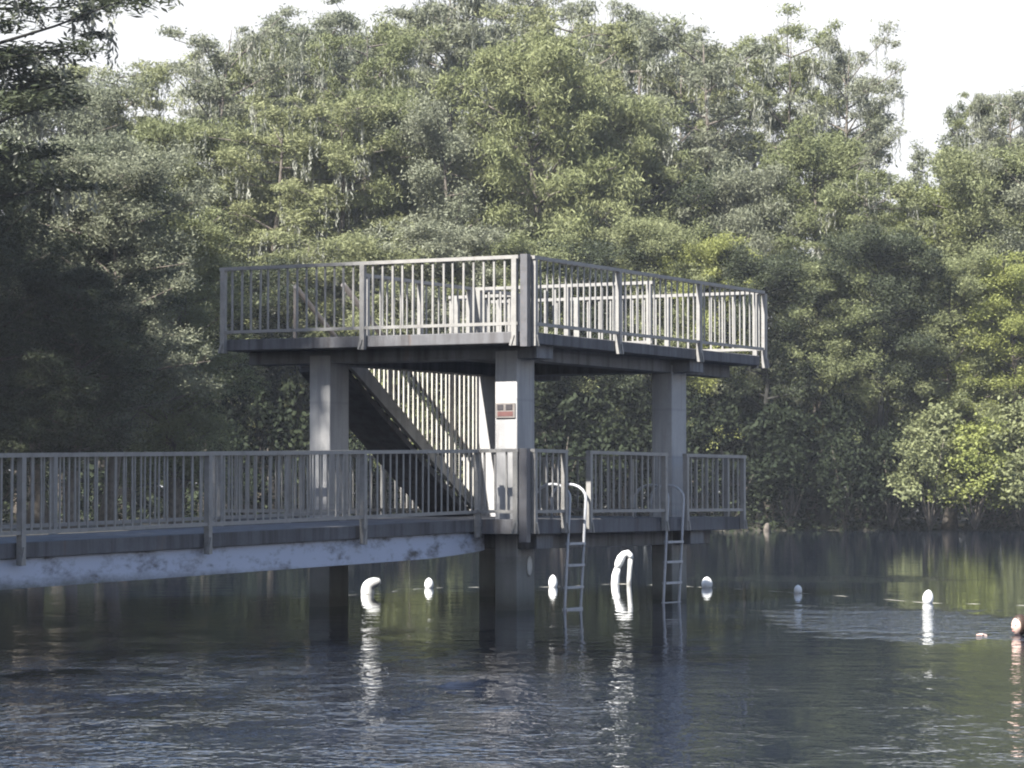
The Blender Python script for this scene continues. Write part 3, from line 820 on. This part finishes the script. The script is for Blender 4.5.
LOW = [
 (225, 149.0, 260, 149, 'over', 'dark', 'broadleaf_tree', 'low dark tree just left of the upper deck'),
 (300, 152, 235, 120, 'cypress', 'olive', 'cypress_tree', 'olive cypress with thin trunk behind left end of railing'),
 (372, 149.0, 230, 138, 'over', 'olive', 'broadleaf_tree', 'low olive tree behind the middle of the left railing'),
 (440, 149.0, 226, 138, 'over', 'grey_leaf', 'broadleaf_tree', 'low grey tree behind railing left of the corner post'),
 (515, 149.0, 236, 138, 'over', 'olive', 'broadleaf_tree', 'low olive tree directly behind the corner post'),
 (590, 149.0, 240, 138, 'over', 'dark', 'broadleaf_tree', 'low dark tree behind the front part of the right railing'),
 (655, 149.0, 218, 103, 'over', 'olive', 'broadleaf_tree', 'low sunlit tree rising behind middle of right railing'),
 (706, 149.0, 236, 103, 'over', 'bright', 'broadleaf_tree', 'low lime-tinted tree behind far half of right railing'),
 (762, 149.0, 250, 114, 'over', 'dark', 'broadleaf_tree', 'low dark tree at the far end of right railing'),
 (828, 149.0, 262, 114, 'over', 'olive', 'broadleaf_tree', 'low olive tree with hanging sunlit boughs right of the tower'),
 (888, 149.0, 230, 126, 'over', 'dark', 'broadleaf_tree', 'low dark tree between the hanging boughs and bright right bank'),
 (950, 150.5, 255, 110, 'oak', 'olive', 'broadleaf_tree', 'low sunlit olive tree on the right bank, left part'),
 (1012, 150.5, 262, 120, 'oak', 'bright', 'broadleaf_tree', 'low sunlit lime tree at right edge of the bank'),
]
for L_, g in ((SKY, G1), (MID, G2), (LOW, G3)):
    for a in L_:
        tree(*a[:8], g, None, a[8] if len(a) > 8 else ('darkbark' if a[4] == 'over' else 'bark'))
# shaded point on the left, nearer than the far bank
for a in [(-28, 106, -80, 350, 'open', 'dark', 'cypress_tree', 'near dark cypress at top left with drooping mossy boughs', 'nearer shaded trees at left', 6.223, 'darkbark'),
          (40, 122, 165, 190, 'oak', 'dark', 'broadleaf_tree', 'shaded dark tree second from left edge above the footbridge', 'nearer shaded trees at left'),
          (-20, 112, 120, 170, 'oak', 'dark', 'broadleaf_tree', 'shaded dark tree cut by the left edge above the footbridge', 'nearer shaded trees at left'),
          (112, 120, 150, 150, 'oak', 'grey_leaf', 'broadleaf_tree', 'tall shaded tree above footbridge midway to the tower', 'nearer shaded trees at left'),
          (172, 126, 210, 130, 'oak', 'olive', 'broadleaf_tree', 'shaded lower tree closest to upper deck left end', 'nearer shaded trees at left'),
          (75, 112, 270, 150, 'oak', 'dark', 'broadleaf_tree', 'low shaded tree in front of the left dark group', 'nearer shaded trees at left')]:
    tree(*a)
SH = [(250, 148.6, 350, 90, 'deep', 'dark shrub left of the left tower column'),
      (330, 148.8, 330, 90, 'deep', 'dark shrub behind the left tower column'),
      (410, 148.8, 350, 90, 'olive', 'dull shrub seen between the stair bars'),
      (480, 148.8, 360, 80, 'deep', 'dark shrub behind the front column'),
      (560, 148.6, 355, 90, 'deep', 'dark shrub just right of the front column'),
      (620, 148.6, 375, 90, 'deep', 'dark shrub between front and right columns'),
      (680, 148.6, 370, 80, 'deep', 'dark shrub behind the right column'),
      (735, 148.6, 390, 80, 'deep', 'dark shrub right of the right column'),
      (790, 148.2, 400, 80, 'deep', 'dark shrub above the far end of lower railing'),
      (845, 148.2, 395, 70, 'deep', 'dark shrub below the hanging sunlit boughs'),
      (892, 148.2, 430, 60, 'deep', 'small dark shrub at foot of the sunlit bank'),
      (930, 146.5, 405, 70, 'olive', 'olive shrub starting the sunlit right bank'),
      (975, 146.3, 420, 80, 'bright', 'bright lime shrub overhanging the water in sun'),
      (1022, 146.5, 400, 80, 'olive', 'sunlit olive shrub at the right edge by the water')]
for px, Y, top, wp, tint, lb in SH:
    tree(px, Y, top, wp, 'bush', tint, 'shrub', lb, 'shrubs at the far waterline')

# off to the left, outside the frame: the same wood goes on along the left bank
k = 0
for i, (x, y, h, wd) in enumerate([(-27, 105, 25, 7), (-31, 111, 27, 9), (-35, 114, 27, 11), (-33, 96, 28, 10), (-31, 126, 26, 10), (-41, 128, 26, 10),
                    (-11.6, 26.6, 20.0, 6.5), (-15.9, 29.9, 23.6, 7), (-12.8, 20.2, 22, 7), (-17.5, 25, 26, 8), (-19, 30, 22, 8), (-15, 14, 24, 9)]):
    place('broadleaf_tree', 'oak', (x, y, .2), h, wd, 'dark', 'dark tree on the left bank outside the picture', 'trees of the left bank outside the picture', i * .9, 'bark', i)

def woods():
    r = np.random.default_rng(77); n = 130000
    X = r.uniform(-62, 62, n); Y = r.uniform(192, 232, n)
    lim = 15 + 2.5 * np.sin(X * .25) + 1.5 * np.sin(X * .61 + 2) + 1.2 * np.sin(X * 1.3)
    Z = r.uniform(0, 1, n) ** .8 * lim
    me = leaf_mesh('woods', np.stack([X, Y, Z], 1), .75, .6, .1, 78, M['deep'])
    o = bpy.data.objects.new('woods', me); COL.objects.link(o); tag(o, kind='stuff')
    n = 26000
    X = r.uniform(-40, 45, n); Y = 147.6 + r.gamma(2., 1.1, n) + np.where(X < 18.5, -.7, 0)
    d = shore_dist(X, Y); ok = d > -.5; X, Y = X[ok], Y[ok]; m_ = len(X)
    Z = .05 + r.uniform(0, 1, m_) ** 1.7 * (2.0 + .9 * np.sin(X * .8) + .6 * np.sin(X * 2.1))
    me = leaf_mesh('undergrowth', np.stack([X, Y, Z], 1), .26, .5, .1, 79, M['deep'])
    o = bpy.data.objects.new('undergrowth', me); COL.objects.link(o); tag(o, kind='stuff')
woods()

# pale stump at the far waterline
pp = water_at(766, 530); pp.y = 146.5; pp.x = (766 - 512) / FPX * 146.5
st_ = MB().tube([pp + Vector((0, 0, -.3)), pp + Vector((.02, 0, .15)), pp + Vector((.05, 0, .34)), pp + Vector((.04, 0, .38))], [.20, .15, .10, .05], 10).build('stump', M['bark'])
tag(st_, 'small stump at the far waterline right of the tower', 'stump')

# ------------------------------------------------------------------ air
hz = MB().box((0, 105, 19.5), (190, 140, 21.5)).build('haze', bpy.data.materials.new('air'))
hm = hz.data.materials[0]; hm.use_nodes = True; t = hm.node_tree; t.nodes.remove(t.nodes['Principled BSDF'])
pv = t.nodes.new('ShaderNodeVolumePrincipled'); pv.inputs['Color'].default_value = (.84, .9, 1, 1); pv.inputs['Density'].default_value = .0002
t.links.new(pv.outputs[0], t.nodes['Material Output'].inputs['Volume'])
tag(hz, kind='stuff')
